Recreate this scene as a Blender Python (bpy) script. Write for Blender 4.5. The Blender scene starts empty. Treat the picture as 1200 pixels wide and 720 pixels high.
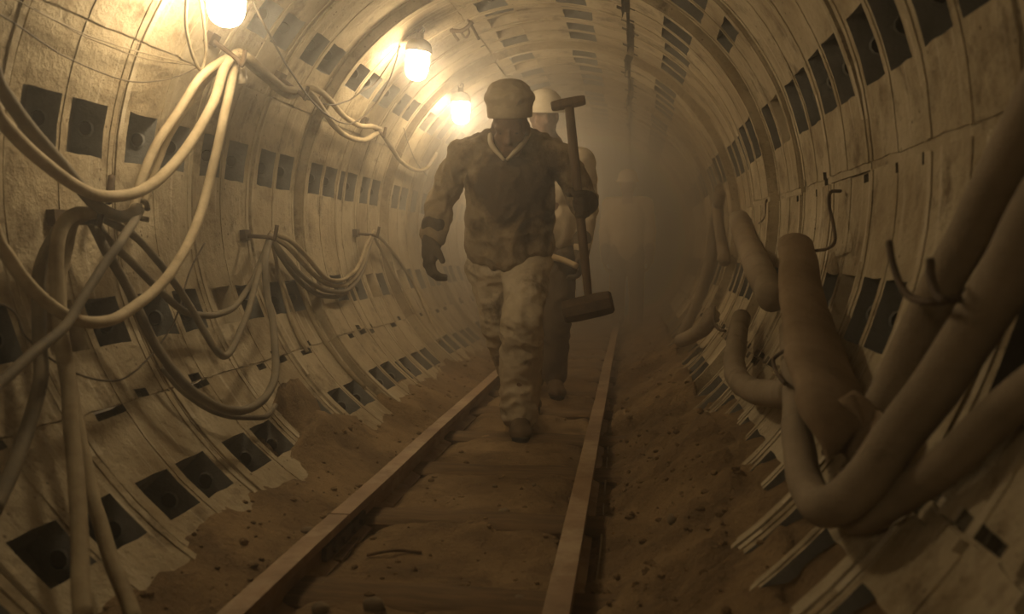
import bpy, bmesh, math, random
from mathutils import Vector, Matrix, noise, Quaternion
random.seed(7)
sc = bpy.context.scene

# ---------------------------------------------------------------- camera
CAM = Vector((0.0, 0.0, 0.89))
FPX = 1000.0                                   # focal length in pixels of the 1200x720 frame
YAW, PIT = math.radians(7.97), math.radians(3.80)
FW = Vector((-math.sin(YAW)*math.cos(PIT), math.cos(YAW)*math.cos(PIT), -math.sin(PIT)))
RT = Vector((math.cos(YAW), math.sin(YAW), 0.0))
UP = RT.cross(FW)
cd = bpy.data.cameras.new('camera')
cam = bpy.data.objects.new('camera', cd)
sc.collection.objects.link(cam)
cam.matrix_world = Matrix(((RT.x, UP.x, -FW.x, CAM.x), (RT.y, UP.y, -FW.y, CAM.y), (RT.z, UP.z, -FW.z, CAM.z), (0, 0, 0, 1)))
cd.sensor_width = 36.0
cd.lens = 36.0*FPX/1200.0
cd.clip_start = 0.05
cd.dof.use_dof = True
cd.dof.focus_distance = 4.0
cd.dof.aperture_fstop = 2.8
sc.camera = cam

# ---------------------------------------------------------------- world: no daylight, dusty air
w = bpy.data.worlds.new('world'); sc.world = w
w.use_nodes = True
wn = w.node_tree
for n in list(wn.nodes): wn.nodes.remove(n)
wo = wn.nodes.new('ShaderNodeOutputWorld')
wb = wn.nodes.new('ShaderNodeBackground'); wb.inputs['Color'].default_value = (0, 0, 0, 1); wb.inputs['Strength'].default_value = 0
wv = wn.nodes.new('ShaderNodeVolumeScatter')
wv.inputs['Color'].default_value = (0.92, 0.92, 0.92, 1)
wv.inputs['Anisotropy'].default_value = 0.74
# dust hangs thicker farther down the tunnel
wg = wn.nodes.new('ShaderNodeNewGeometry'); ws = wn.nodes.new('ShaderNodeSeparateXYZ'); wm = wn.nodes.new('ShaderNodeMapRange')
wm.inputs['From Min'].default_value = 3.5; wm.inputs['From Max'].default_value = 7.0
wm.inputs['To Min'].default_value = 0.038; wm.inputs['To Max'].default_value = 0.38
wn.links.new(wg.outputs['Position'], ws.inputs[0]); wn.links.new(ws.outputs['Y'], wm.inputs['Value']); wn.links.new(wm.outputs[0], wv.inputs['Density'])
wn.links.new(wb.outputs[0], wo.inputs['Surface']); 
wa = wn.nodes.new('ShaderNodeVolumeAbsorption'); wa.inputs['Color'].default_value = (1.0, 0.72, 0.35, 1)
wq = wn.nodes.new('ShaderNodeAddShader')
wn.links.new(wv.outputs[0], wq.inputs[0]); wn.links.new(wa.outputs[0], wq.inputs[1]); wn.links.new(wq.outputs[0], wo.inputs['Volume'])
wd = wn.nodes.new('ShaderNodeMath'); wd.operation = 'MULTIPLY'; wd.inputs[1].default_value = 0.25
wn.links.new(wm.outputs[0], wd.inputs[0]); wn.links.new(wd.outputs[0], wa.inputs['Density'])

# ---------------------------------------------------------------- exposure
LAMP_STRENGTH = 175.0
LAMP_COLOR = (1.0, 0.77, 0.46, 1)
sc.view_settings.view_transform = 'Standard'
sc.view_settings.look = 'None'
sc.view_settings.exposure = -0.70
sc.view_settings.gamma = 1.0
sc.view_settings.use_curve_mapping = False
sc.cycles.use_denoising = True
sc.cycles.volume_bounces = 1
sc.cycles.volume_max_steps = 96
sc.cycles.adaptive_threshold = 0.03
sc.cycles.max_bounces = 5
sc.cycles.diffuse_bounces = 3
sc.cycles.sample_clamp_indirect = 4.0

# ---------------------------------------------------------------- helpers
AX, AZ, R = -0.50, 1.06, 1.18                  # tunnel axis and inner radius
COL = sc.collection

def ray(u, v):
    return (FW + RT*((u-600)/FPX) + UP*((360-v)/FPX)).normalized()
def at(u, v, d):
    """point of the place at pixel (u, v), d metres down the tunnel"""
    r = ray(u, v)
    return CAM + r*(d/r.y)
def wall(u, v, r=R):
    """point at pixel (u, v) on the cylinder of radius r round the tunnel axis"""
    d = ray(u, v)
    a = d.x*d.x + d.z*d.z
    ox, oz = CAM.x-AX, CAM.z-AZ
    b = 2*(d.x*ox + d.z*oz); c = ox*ox + oz*oz - r*r
    return CAM + d*((-b + math.sqrt(b*b-4*a*c))/(2*a))
def polar(deg, y, r=R):
    t = math.radians(deg)
    return Vector((AX + r*math.sin(t), y, AZ + r*math.cos(t)))

def link(o, parent=None):
    COL.objects.link(o)
    if parent is not None: o.parent = parent
    return o
def empty(name, loc=(0, 0, 0)):
    o = bpy.data.objects.new(name, None); o.location = loc; o.empty_display_size = 0.05
    return link(o)
def tag(o, label=None, cat=None, group=None, kind=None):
    if label: o['label'] = label
    if cat: o['category'] = cat
    if group: o['group'] = group
    if kind: o['kind'] = kind
    return o
def mesh_obj(name, verts, faces, mats, parent=None, smooth=True, midx=None, origin=None):
    if origin is None: origin = Vector((0, 0, 0))
    po = parent_world(parent)
    me = bpy.data.meshes.new(name)
    o0 = Vector(origin)
    me.from_pydata([tuple(Vector(v)-o0) for v in verts], [], faces)
    if not isinstance(mats, (list, tuple)): mats = [mats]
    for m in mats: me.materials.append(m)
    if midx:
        for p, i in zip(me.polygons, midx): p.material_index = i
    if smooth: me.polygons.foreach_set('use_smooth', [True]*len(me.polygons))
    me.update()
    o = bpy.data.objects.new(name, me)
    o.location = o0 - po
    return link(o, parent)
def parent_world(p):
    v = Vector((0, 0, 0))
    while p is not None:
        v += p.location; p = p.parent
    return v

def spline(pts, n=8):
    """Catmull-Rom through pts"""
    P = [Vector(p) for p in pts]
    if len(P) == 2: return [P[0].lerp(P[1], i/n) for i in range(n+1)]
    P = [2*P[0]-P[1]] + P + [2*P[-1]-P[-2]]
    out = []
    for i in range(1, len(P)-2):
        a, b, c, d = P[i-1], P[i], P[i+1], P[i+2]
        for k in range(n):
            t = k/n
            out.append(0.5*((2*b) + (c-a)*t + (2*a-5*b+4*c-d)*t*t + (3*b-a-3*c+d)*t**3))
    out.append(P[-2])
    return out

def tube_data(path, rad, sides=8, flat=None, cap=True):
    """verts/faces of a tube along path; rad is a number or list; flat=(normal-ish vector, ratio)"""
    V, F = [], []
    n = len(path)
    rad = rad if isinstance(rad, (list, tuple)) else [rad]*n
    T = [(path[min(i+1, n-1)] - path[max(i-1, 0)]).normalized() for i in range(n)]
    up = Vector((0, 0, 1)) if abs(T[0].z) < 0.9 else Vector((1, 0, 0))
    nv = (up - T[0]*up.dot(T[0])).normalized()
    for i in range(n):
        if flat is not None:
            f0 = Vector(flat[0](path[i])); nv = (f0 - T[i]*f0.dot(T[i])).normalized()
            ra, rb = rad[i]*flat[1][i], rad[i]
        else:
            nv = (nv - T[i]*nv.dot(T[i])).normalized(); ra = rb = rad[i]
        bv = T[i].cross(nv)
        for k in range(sides):
            a = 2*math.pi*k/sides
            V.append(path[i] + nv*(ra*math.cos(a)) + bv*(rb*math.sin(a)))
    for i in range(n-1):
        for k in range(sides):
            k2 = (k+1) % sides
            F.append((i*sides+k, i*sides+k2, (i+1)*sides+k2, (i+1)*sides+k))
    if cap:
        F.append(tuple(reversed(range(sides)))); F.append(tuple(range((n-1)*sides, n*sides)))
    return V, F
def tube(name, pts, rad, mat, parent=None, sides=8, n=8, origin=None, wob=0.0, flat=None):
    path = spline(pts, n)
    if wob:
        path = [p + Vector(noise.noise_vector(p*7.0))*wob for p in path]
    if isinstance(rad, (list, tuple)) and len(rad) == len(pts) and len(path) != len(pts):
        rr = []
        for i in range(len(path)):
            t = i/n; k = min(int(t), len(rad)-2); rr.append(rad[k] + (rad[k+1]-rad[k])*(t-k))
        rad = rr
    V, F = tube_data(path, rad, sides, flat)
    return mesh_obj(name, V, F, mat, parent, origin=origin if origin is not None else (path[len(path)//2] if parent is None else None))

class MB:
    def __init__(s): s.V = []; s.F = []
    def add(s, V, F):
        b = len(s.V); s.V += [Vector(v) for v in V]; s.F += [tuple(i+b for i in f) for f in F]
    def box(s, c, sx, sy, sz, rot=None):
        c = Vector(c); V = []
        for dx in (-1, 1):
            for dy in (-1, 1):
                for dz in (-1, 1):
                    v = Vector((dx*sx/2, dy*sy/2, dz*sz/2))
                    if rot is not None: v = rot @ v
                    V.append(c+v)
        s.add(V, [(0, 1, 3, 2), (4, 6, 7, 5), (0, 4, 5, 1), (2, 3, 7, 6), (0, 2, 6, 4), (1, 5, 7, 3)])
    def lathe(s, prof, c, axis=None, sides=20, closed=False):
        """prof: (radius, height) list, c: base point, axis: Matrix 3x3 whose z is the lathe axis"""
        M = axis if axis is not None else Matrix.Identity(3)
        V, F = [], []
        for r, h in prof:
            for k in range(sides):
                a = 2*math.pi*k/sides
                V.append(Vector(c) + M @ Vector((r*math.cos(a), r*math.sin(a), h)))
        m = len(prof)
        for i in range(m-1):
            for k in range(sides):
                k2 = (k+1) % sides
                F.append((i*sides+k, i*sides+k2, (i+1)*sides+k2, (i+1)*sides+k))
        if closed:
            F.append(tuple(reversed(range(sides)))); F.append(tuple(range((m-1)*sides, m*sides)))
        s.add(V, F)
    def tube(s, pts, rad, sides=8, n=6): s.add(*tube_data(spline(pts, n), rad, sides))
    def build(s, name, mat, parent=None, smooth=False, origin=None):
        return mesh_obj(name, s.V, s.F, mat, parent, smooth, origin=origin)
def auto_smooth(o, deg=40):
    me = o.data
    me.polygons.foreach_set('use_smooth', [True]*len(me.polygons))
    me.set_sharp_from_angle(angle=math.radians(deg))
    return o

# ---------------------------------------------------------------- materials
def material(name, c1, c2, scale=6.0, rough=0.9, bump=0.2, bscale=40.0, c3=None, s3=2.0, metal=0.0, stretch=None, lo=0.38, hi=0.65, spec=0.3, bdist=0.01, lo3=0.5, hi3=0.62):
    m = bpy.data.materials.new(name); m.use_nodes = True
    nt = m.node_tree; N, L = nt.nodes, nt.links
    bs = N['Principled BSDF']
    tc = N.new('ShaderNodeTexCoord')
    src = tc.outputs['Object']
    oi = N.new('ShaderNodeObjectInfo')
    off = N.new('ShaderNodeVectorMath'); off.operation = 'ADD'
    mul = N.new('ShaderNodeVectorMath'); mul.operation = 'SCALE'; mul.inputs['Scale'].default_value = 37.0
    comb = N.new('ShaderNodeCombineXYZ')
    for k in range(3): L.new(oi.outputs['Random'], comb.inputs[k])
    L.new(comb.outputs[0], mul.inputs[0]); L.new(src, off.inputs[0]); L.new(mul.outputs[0], off.inputs[1])
    vec = off.outputs[0]
    if stretch:
        mp = N.new('ShaderNodeMapping'); mp.inputs['Scale'].default_value = stretch
        L.new(vec, mp.inputs['Vector']); vec = mp.outputs[0]
    n1 = N.new('ShaderNodeTexNoise'); n1.inputs['Scale'].default_value = scale; n1.inputs['Detail'].default_value = 6; n1.inputs['Roughness'].default_value = 0.65
    L.new(vec, n1.inputs['Vector'])
    mr = N.new('ShaderNodeMapRange'); mr.inputs['From Min'].default_value = lo; mr.inputs['From Max'].default_value = hi
    L.new(n1.outputs['Fac'], mr.inputs['Value'])
    mx = N.new('ShaderNodeMix'); mx.data_type = 'RGBA'
    mx.inputs['A'].default_value = (*c1, 1); mx.inputs['B'].default_value = (*c2, 1)
    L.new(mr.outputs[0], mx.inputs['Factor'])
    col = mx.outputs['Result']
    if c3:
        n3 = N.new('ShaderNodeTexNoise'); n3.inputs['Scale'].default_value = s3; n3.inputs['Detail'].default_value = 8; n3.inputs['Roughness'].default_value = 0.7
        L.new(vec, n3.inputs['Vector'])
        m3 = N.new('ShaderNodeMapRange'); m3.inputs['From Min'].default_value = lo3; m3.inputs['From Max'].default_value = hi3
        L.new(n3.outputs['Fac'], m3.inputs['Value'])
        x3 = N.new('ShaderNodeMix'); x3.data_type = 'RGBA'
        L.new(m3.outputs[0], x3.inputs['Factor']); L.new(col, x3.inputs['A']); x3.inputs['B'].default_value = (*c3, 1)
        col = x3.outputs['Result']
    L.new(col, bs.inputs['Base Color'])
    bs.inputs['Roughness'].default_value = rough
    bs.inputs['Metallic'].default_value = metal
    bs.inputs['Specular IOR Level'].default_value = spec
    if bump:
        nb = N.new('ShaderNodeTexNoise'); nb.inputs['Scale'].default_value = bscale; nb.inputs['Detail'].default_value = 5; nb.inputs['Roughness'].default_value = 0.7
        L.new(vec, nb.inputs['Vector'])
        b = N.new('ShaderNodeBump'); b.inputs['Strength'].default_value = bump; b.inputs['Distance'].default_value = bdist
        L.new(nb.outputs['Fac'], b.inputs['Height']); L.new(b.outputs[0], bs.inputs['Normal'])
    return m
def emission(name, col, strength):
    m = bpy.data.materials.new(name); m.use_nodes = True
    nt = m.node_tree; bs = nt.nodes['Principled BSDF']
    bs.inputs['Base Color'].default_value = (0.8, 0.8, 0.75, 1)
    bs.inputs['Emission Color'].default_value = col; bs.inputs['Emission Strength'].default_value = strength
    return m

def concrete(name):
    m = material(name, (0.46, 0.395, 0.28), (0.29, 0.23, 0.145), 3.4, 0.93, 0.9, 30, (0.17, 0.13, 0.08), 7.0, lo3=0.53, hi3=0.68, bdist=0.014)
    nt = m.node_tree; N, L = nt.nodes, nt.links
    bs = N['Principled BSDF']
    col = bs.inputs['Base Color'].links[0].from_socket
    vec = [n for n in N if n.type == 'VECT_MATH' and n.operation == 'ADD'][0].outputs[0]
    # pits and spatters
    vo = N.new('ShaderNodeTexVoronoi'); vo.inputs['Scale'].default_value = 26; L.new(vec, vo.inputs['Vector'])
    wh = N.new('ShaderNodeTexNoise'); wh.inputs['Scale'].default_value = 4.5; wh.inputs['Detail'].default_value = 4; L.new(vec, wh.inputs['Vector'])
    a = N.new('ShaderNodeMapRange'); a.inputs['From Min'].default_value = 0.16; a.inputs['From Max'].default_value = 0.08; L.new(vo.outputs['Distance'], a.inputs['Value'])
    b = N.new('ShaderNodeMapRange'); b.inputs['From Min'].default_value = 0.48; b.inputs['From Max'].default_value = 0.60; L.new(wh.outputs['Fac'], b.inputs['Value'])
    c = N.new('ShaderNodeMath'); c.operation = 'MULTIPLY'; L.new(a.outputs[0], c.inputs[0]); L.new(b.outputs[0], c.inputs[1])
    x = N.new('ShaderNodeMix'); x.data_type = 'RGBA'; L.new(c.outputs[0], x.inputs['Factor']); L.new(col, x.inputs['A']); x.inputs['B'].default_value = (0.12, 0.09, 0.055, 1)
    # pale scrapes running round the ring
    mp = N.new('ShaderNodeMapping'); mp.inputs['Scale'].default_value = (1.2, 26, 1.2); L.new(vec, mp.inputs['Vector'])
    sn = N.new('ShaderNodeTexNoise'); sn.inputs['Scale'].default_value = 1.6; sn.inputs['Detail'].default_value = 5; L.new(mp.outputs[0], sn.inputs['Vector'])
    sr = N.new('ShaderNodeMapRange'); sr.inputs['From Min'].default_value = 0.58; sr.inputs['From Max'].default_value = 0.72; sr.inputs['To Max'].default_value = 0.75; L.new(sn.outputs['Fac'], sr.inputs['Value'])
    y = N.new('ShaderNodeMix'); y.data_type = 'RGBA'; L.new(sr.outputs[0], y.inputs['Factor']); L.new(x.outputs['Result'], y.inputs['A']); y.inputs['B'].default_value = (0.54, 0.48, 0.37, 1)
    L.new(y.outputs['Result'], bs.inputs['Base Color'])
    return m
M = {}
M['concrete'] = concrete('dusty_concrete')
M['pocket'] = material('bare_grey_concrete', (0.22, 0.22, 0.21), (0.15, 0.15, 0.14), 9.0, 0.95, 0.5, 60)  # bare grey concrete, coloured darker to deepen the shade inside the pockets
M['crack'] = material('open_joint_grout', (0.09, 0.075, 0.05), (0.05, 0.04, 0.03), 14.0, 0.95, 0.6, 50)
M['hole'] = material('hole_shade_and_sole', (0.02, 0.018, 0.015), (0.03, 0.025, 0.02), 14.0, 0.95, 0.2, 50)  # near-black colour painted as the shade inside bolt holes; boot soles share it
M['mortar'] = material('mortar_plug', (0.52, 0.46, 0.35), (0.40, 0.33, 0.22), 8.0, 0.95, 0.8, 45)
M['dirt'] = material('brown_dirt', (0.25, 0.17, 0.088), (0.14, 0.092, 0.047), 6.0, 0.95, 1.0, 45, (0.31, 0.215, 0.115), 2.2, bdist=0.02)
M['wood'] = material('old_sleeper_wood', (0.19, 0.125, 0.065), (0.11, 0.072, 0.038), 4.0, 0.9, 0.6, 30, stretch=(1.2, 9, 9))
M['stone'] = material('dusty_stone', (0.22, 0.17, 0.11), (0.15, 0.115, 0.075), 12.0, 0.9, 0.4, 40)
M['rail'] = material('rusty_rail_steel', (0.30, 0.205, 0.125), (0.20, 0.13, 0.075), 8.0, 0.62, 0.25, 60, (0.38, 0.29, 0.19), 3.0, metal=0.1)
M['iron'] = material('dark_rusty_iron', (0.11, 0.075, 0.045), (0.06, 0.042, 0.028), 16.0, 0.75, 0.3, 70, metal=0.3)
M['cable'] = material('dusty_rubber_cable', (0.34, 0.28, 0.18), (0.23, 0.18, 0.11), 10.0, 0.8, 0.25, 50)
M['cable_dark'] = material('dark_rubber_cable', (0.13, 0.11, 0.08), (0.20, 0.165, 0.11), 9.0, 0.75, 0.25, 50)
M['cable_light'] = material('pale_dusty_cable', (0.48, 0.40, 0.27), (0.34, 0.27, 0.17), 12.0, 0.8, 0.3, 50)
M['wire'] = material('thin_wire', (0.30, 0.25, 0.17), (0.20, 0.16, 0.10), 20.0, 0.6, 0.0)
M['wire_dark'] = material('thin_dark_wire', (0.09, 0.075, 0.055), (0.14, 0.11, 0.075), 20.0, 0.6, 0.0)
M['hose'] = material('dusty_rubber_hose', (0.27, 0.215, 0.15), (0.19, 0.15, 0.10), 5.0, 0.8, 0.35, 45, (0.13, 0.10, 0.065), 7.0, lo3=0.58, hi3=0.74)
M['canvas'] = material('canvas_duct_cloth', (0.27, 0.20, 0.13), (0.19, 0.135, 0.08), 5.0, 0.9, 0.5, 60, (0.12, 0.085, 0.05), 4.0, lo3=0.55, hi3=0.72)
M['hood'] = material('enamel_lamp_hood', (0.20, 0.16, 0.10), (0.13, 0.10, 0.06), 18.0, 0.6, 0.15, 50, metal=0.2)
M['jar'] = emission('lit_lamp_glass', LAMP_COLOR, LAMP_STRENGTH)
M['socket'] = material('porcelain_socket', (0.45, 0.40, 0.32), (0.30, 0.25, 0.18), 18.0, 0.4, 0.1, 50)
M['skin'] = material('sooty_skin', (0.20, 0.12, 0.075), (0.10, 0.062, 0.038), 14.0, 0.65, 0.15, 90)
M['eye'] = material('dark_eye', (0.03, 0.02, 0.015), (0.05, 0.035, 0.025), 10.0, 0.3, 0.0)
M['jacket'] = material('stained_work_jacket', (0.34, 0.27, 0.18), (0.235, 0.175, 0.105), 5.0, 0.95, 0.6, 60, (0.13, 0.088, 0.05), 4.2, lo3=0.52, hi3=0.66, bdist=0.015)
M['trousers'] = material('grimy_pale_trousers', (0.56, 0.48, 0.36), (0.38, 0.31, 0.21), 5.0, 0.95, 0.5, 70, (0.11, 0.072, 0.038), 6.0, lo3=0.53, hi3=0.70)
M['cap'] = material('pale_cloth_cap', (0.42, 0.35, 0.25), (0.33, 0.265, 0.18), 9.0, 0.95, 0.5, 80)
M['shirt'] = material('pale_shirt', (0.50, 0.43, 0.32), (0.40, 0.33, 0.23), 9.0, 0.95, 0.3, 80)
M['glove'] = material('dark_work_glove', (0.065, 0.048, 0.032), (0.10, 0.075, 0.05), 12.0, 0.85, 0.4, 80)
M['boot'] = material('dusty_boot_leather', (0.10, 0.07, 0.042), (0.16, 0.115, 0.07), 10.0, 0.8, 0.4, 60)
M['darkcloth'] = material('dark_work_cloth', (0.085, 0.062, 0.040), (0.13, 0.095, 0.06), 6.0, 0.95, 0.4, 70)
M['whitehelmet'] = material('pale_helmet', (0.62, 0.56, 0.45), (0.48, 0.41, 0.30), 7.0, 0.5, 0.1, 60)
M['handle'] = material('old_ash_handle', (0.13, 0.085, 0.048), (0.085, 0.055, 0.03), 8.0, 0.7, 0.2, 40, stretch=(8, 8, 1))
M['palewood'] = material('pale_wood_handle', (0.46, 0.36, 0.22), (0.36, 0.27, 0.16), 8.0, 0.7, 0.2, 40)

# ---------------------------------------------------------------- tunnel lining: rings of concrete segments with bolt pockets
RW = 0.5                                        # width of one ring
Y_OFF = 0.10
N0, N1 = -5, 30
JOINTS = [-152, -122, -65, -20.5, 24, 87, 121, 152]
ROWS = [(-149, -142.5), (-140.5, -133.5), (-113, -105.5), (-84, -76), (-55, -48), (-22-4.5+10, -22+4.5+4), (4, 12.5), (34, 43), (66.5, 76), (102, 111), (129.5, 148)]
ROWS = [(-140.5, -133.5), (-113, -105.5), (-84, -76), (-55, -48), (-16, -8), (5, 13), (34.5, 43), (66.5, 76), (102, 111), (129.5, 148)]
POCK_Y = [(0.058, 0.222), (0.272, 0.442)]

def segment_mesh(a0, a1, variant, extra=()):
    rnd = random.Random(int(a0*13) + variant*101)
    gap = 1.15 if abs(a0-24) < 1 or abs(a1-24) < 1 else 0.18
    rows = [(p0, p1) for p0, p1 in sorted(ROWS + list(extra)) if p0 > a0 and p1 < a1]
    A = {a0, a0+gap, a0+gap+1.3, a1-gap-1.3, a1-gap, a1}
    for p0, p1 in rows: A |= {p0, p1}
    k = math.ceil(a0/4.0)*4.0
    while k < a1:
        if all(abs(k-x) > 1.0 for x in A): A.add(k)
        k += 4.0
    A = sorted(A)
    Yb = sorted({0.0, 0.006, 0.03, POCK_Y[0][0], 0.10, 0.15, POCK_Y[0][1], 0.236, 0.258, POCK_Y[1][0], 0.33, 0.39, POCK_Y[1][1], 0.47, 0.494, 0.5})
    nA, nY = len(A)-1, len(Yb)-1
    plugs = {}
    for r in range(len(rows)):
        for c in range(2):
            q = rnd.random()
            plugs[(r, c)] = (0.11, 1) if q < 0.93 else (0.07, 3)
    D, MI = {}, {}
    smear = [[noise.noise(Vector((A[i]*0.06, variant*5.0+q*9, a0))) > 0.12 for i in range(nA)] for q in range(2)]
    for i in range(nA):
        am = (A[i]+A[i+1])/2
        for j in range(nY):
            ym = (Yb[j]+Yb[j+1])/2
            d, mi = 0.0, 0
            if ym < 0.03 or ym > 0.47: d, mi = -0.004, (3 if smear[j % 2][i] else 0)
            if 0.236 < ym < 0.258: d = -0.003
            if ym < 0.006 or ym > 0.494: d, mi = (0.003, 0.012, 0.007)[variant % 3], 0
            seam = abs(a0-24) < 1 and am < a0+6 or abs(a1-24) < 1 and am > a1-6
            if am < a0+gap or am > a1-gap: d, mi = (0.04, 2) if seam else (0.004, 0)
            elif am < a0+gap+1.3 or am > a1-gap-1.3:
                if rnd.random() < (0.22 if seam else 0.05) and 0.03 < ym < 0.47: d, mi = 0.025, 2
            if a0 == 121 and am < a0+gap+1.3 or a1 == 121 and am > a1-gap-1.3:
                if rnd.random() < 0.6: d, mi = rnd.choice((0.006, 0.010, 0.014)), rnd.choice((0, 2, 3))
            if a1 == -122 and am > a1-gap-1.3 and (0.10 < ym < 0.222 if variant < 2 else 0.33 < ym < 0.442): d, mi = 0.03, 2
            if a1 == 87 and am > a1-gap-1.3 and variant == 1 and 0.10 < ym < 0.15: d, mi = 0.03, 2
            for r, (p0, p1) in enumerate(rows):
                if p0 < am < p1:
                    for c, (y0, y1) in enumerate(POCK_Y):
                        if y0 < ym < y1: d, mi = plugs[(r, c)]
            D[i, j], MI[i, j] = d, mi
    V, F, MM = [], [], []
    cache = {}
    def pt(ai, yj, d):
        key = (round(ai, 4), round(yj, 4), round(d, 4))
        if key not in cache:
            ja = ai; jy = yj
            q = Vector((ai*0.35, yj*19, variant*9.1))
            if 0.001 < yj < 0.499: jy += 0.0045*noise.noise(q)
            if a0+0.1 < ai < a1-0.1: ja += 0.35*noise.noise(q+Vector((5, 3, 2)))
            rr = R + d + 0.004*noise.noise(Vector((ai*0.08, yj*4, variant*3.3)))
            t = math.radians(ja)
            V.append((rr*math.sin(t), jy, rr*math.cos(t))); cache[key] = len(V)-1
        return cache[key]
    holes = []
    for i in range(nA):
        for j in range(nY):
            d = D[i, j]
            F.append((pt(A[i], Yb[j], d), pt(A[i+1], Yb[j], d), pt(A[i+1], Yb[j+1], d), pt(A[i], Yb[j+1], d))); MM.append(MI[i, j])
            for (i2, j2) in ((i+1, j), (i, j+1)):
                if i2 >= nA or j2 >= nY: continue
                d2 = D[i2, j2]
                if abs(d2-d) < 1e-5: continue
                if i2 > i: e = (A[i+1], Yb[j]), (A[i+1], Yb[j+1])
                else: e = (A[i], Yb[j+1]), (A[i+1], Yb[j+1])
                mi = MI[i, j] if d > d2 else MI[i2, j2]
                if min(d, d2) <= 0 and max(d, d2) < 0.01: mi = 0
                F.append((pt(*e[0], d), pt(*e[1], d), pt(*e[1], d2), pt(*e[0], d2))); MM.append(mi)
    # side cheeks of the segment
    for i in range(nA):
        for yv, j in ((Yb[0], 0), (Yb[-1], nY-1)):
            d = D[i, j]
            F.append((pt(A[i], yv, d), pt(A[i+1], yv, d), pt(A[i+1], yv, 0.14), pt(A[i], yv, 0.14))); MM.append(0)
    # bolt holes on the far cheek: rims round dark discs, their shade painted in
    for r, (p0, p1) in enumerate(rows):
        for c, (y0, y1) in enumerate(POCK_Y):
            if plugs[(r, c)][0] < 0.08: continue
            ac = (p0+p1)/2 if p1-p0 < 12 else p0+5.5
            t = math.radians(ac)
            cc = Vector(((R+0.06)*math.sin(t), y1-0.004, (R+0.06)*math.cos(t)))
            e1 = Vector((math.sin(t), 0, math.cos(t))); e2 = Vector((math.cos(t), 0, -math.sin(t)))
            b = len(V)
            for rr, dy in ((0.030, 0.0), (0.024, -0.004), (0.021, 0.0)):
                for k in range(10):
                    q = 2*math.pi*k/10
                    V.append(tuple(cc + e1*(rr*math.cos(q)) + e2*(rr*math.sin(q)) + Vector((0, dy, 0))))
            for s in range(2):
                for k in range(10):
                    k2 = (k+1) % 10
                    F.append((b+s*10+k, b+s*10+k2, b+s*10+10+k2, b+s*10+10+k)); MM.append(1 if s == 0 else 4)
            F.append(tuple(range(b+20, b+30))); MM.append(4)
    me = bpy.data.meshes.new('lining_segment')
    me.from_pydata(V, [], F)
    for m in ('concrete', 'pocket', 'crack', 'mortar', 'hole'): me.materials.append(M[m])
    for p, mi in zip(me.polygons, MM): p.material_index = mi
    bm = bmesh.new(); bm.from_mesh(me); bmesh.ops.recalc_face_normals(bm, faces=bm.faces); bm.to_mesh(me); bm.free()
    me.polygons.foreach_set('use_smooth', [True]*len(me.polygons))
    me.set_sharp_from_angle(angle=math.radians(30))
    return me

wl = tag(empty('wall_left', (AX, 0, AZ)), 'left side of the tunnel lining of ribbed concrete segments', kind='structure')
wr = tag(empty('wall_right', (AX, 0, AZ)), 'right side of the tunnel lining of ribbed concrete segments', kind='structure')
ce = tag(empty('ceiling', (AX, 0, AZ)), 'vaulted crown of the tunnel lining of concrete segments', kind='structure')
SIDE = [wl, wl, ce, ce, wr, wr, wr]
PROUD = {8: 0.958, 11: 0.962, 14: 0.972}        # rings that stand proud into the tunnel
NV = 3
meshes = [[segment_mesh(JOINTS[s], JOINTS[s+1], v) for v in range(NV)] for s in range(7)]
special = segment_mesh(24, 87, 0, [(47.8, 52.2)])
for k in range(N0, N1):
    rs = PROUD.get(k, 1.0 + random.uniform(-0.006, 0.006))
    for s in range(7):
        mesh_ = special if (s == 4 and k == 7) else meshes[s][random.randrange(NV)]
        o = bpy.data.objects.new('lining_segment', mesh_)
        o.location = (0, Y_OFF + k*RW, 0)
        q = rs + random.uniform(-0.004, 0.004)
        o.scale = (q, 0.992, q)
        link(o, SIDE[s])

def end_face(name, y, label, sgn):  # unseen disc added to stop light and rays escaping at a tunnel end
    V, F = [(AX, y + 0.05, AZ)], []
    for i in range(1, 9):
        for k in range(32):
            a = 2*math.pi*k/32; r_ = 1.26*i/8
            q = Vector((r_*math.cos(a)*3, y, r_*math.sin(a)*3))
            V.append((AX + r_*math.cos(a), y + 0.06*noise.noise(q), AZ + r_*math.sin(a)))
    for k in range(32): F.append((0, 1+k, 1+(k+1) % 32))
    for i in range(7):
        for k in range(32): F.append((1+i*32+k, 1+i*32+32+k, 1+i*32+32+(k+1) % 32, 1+i*32+(k+1) % 32))
    o = mesh_obj(name, V, F, M['crack']); tag(o, label, kind='structure')
end_face('added_far_wall', Y_OFF + N1*RW - 0.1, 'added dark disc closing off the far end of the tunnel', 1)
end_face('added_back_wall', Y_OFF + N0*RW + 0.1, 'added dark disc closing off the tunnel behind the viewpoint', -1)

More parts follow.
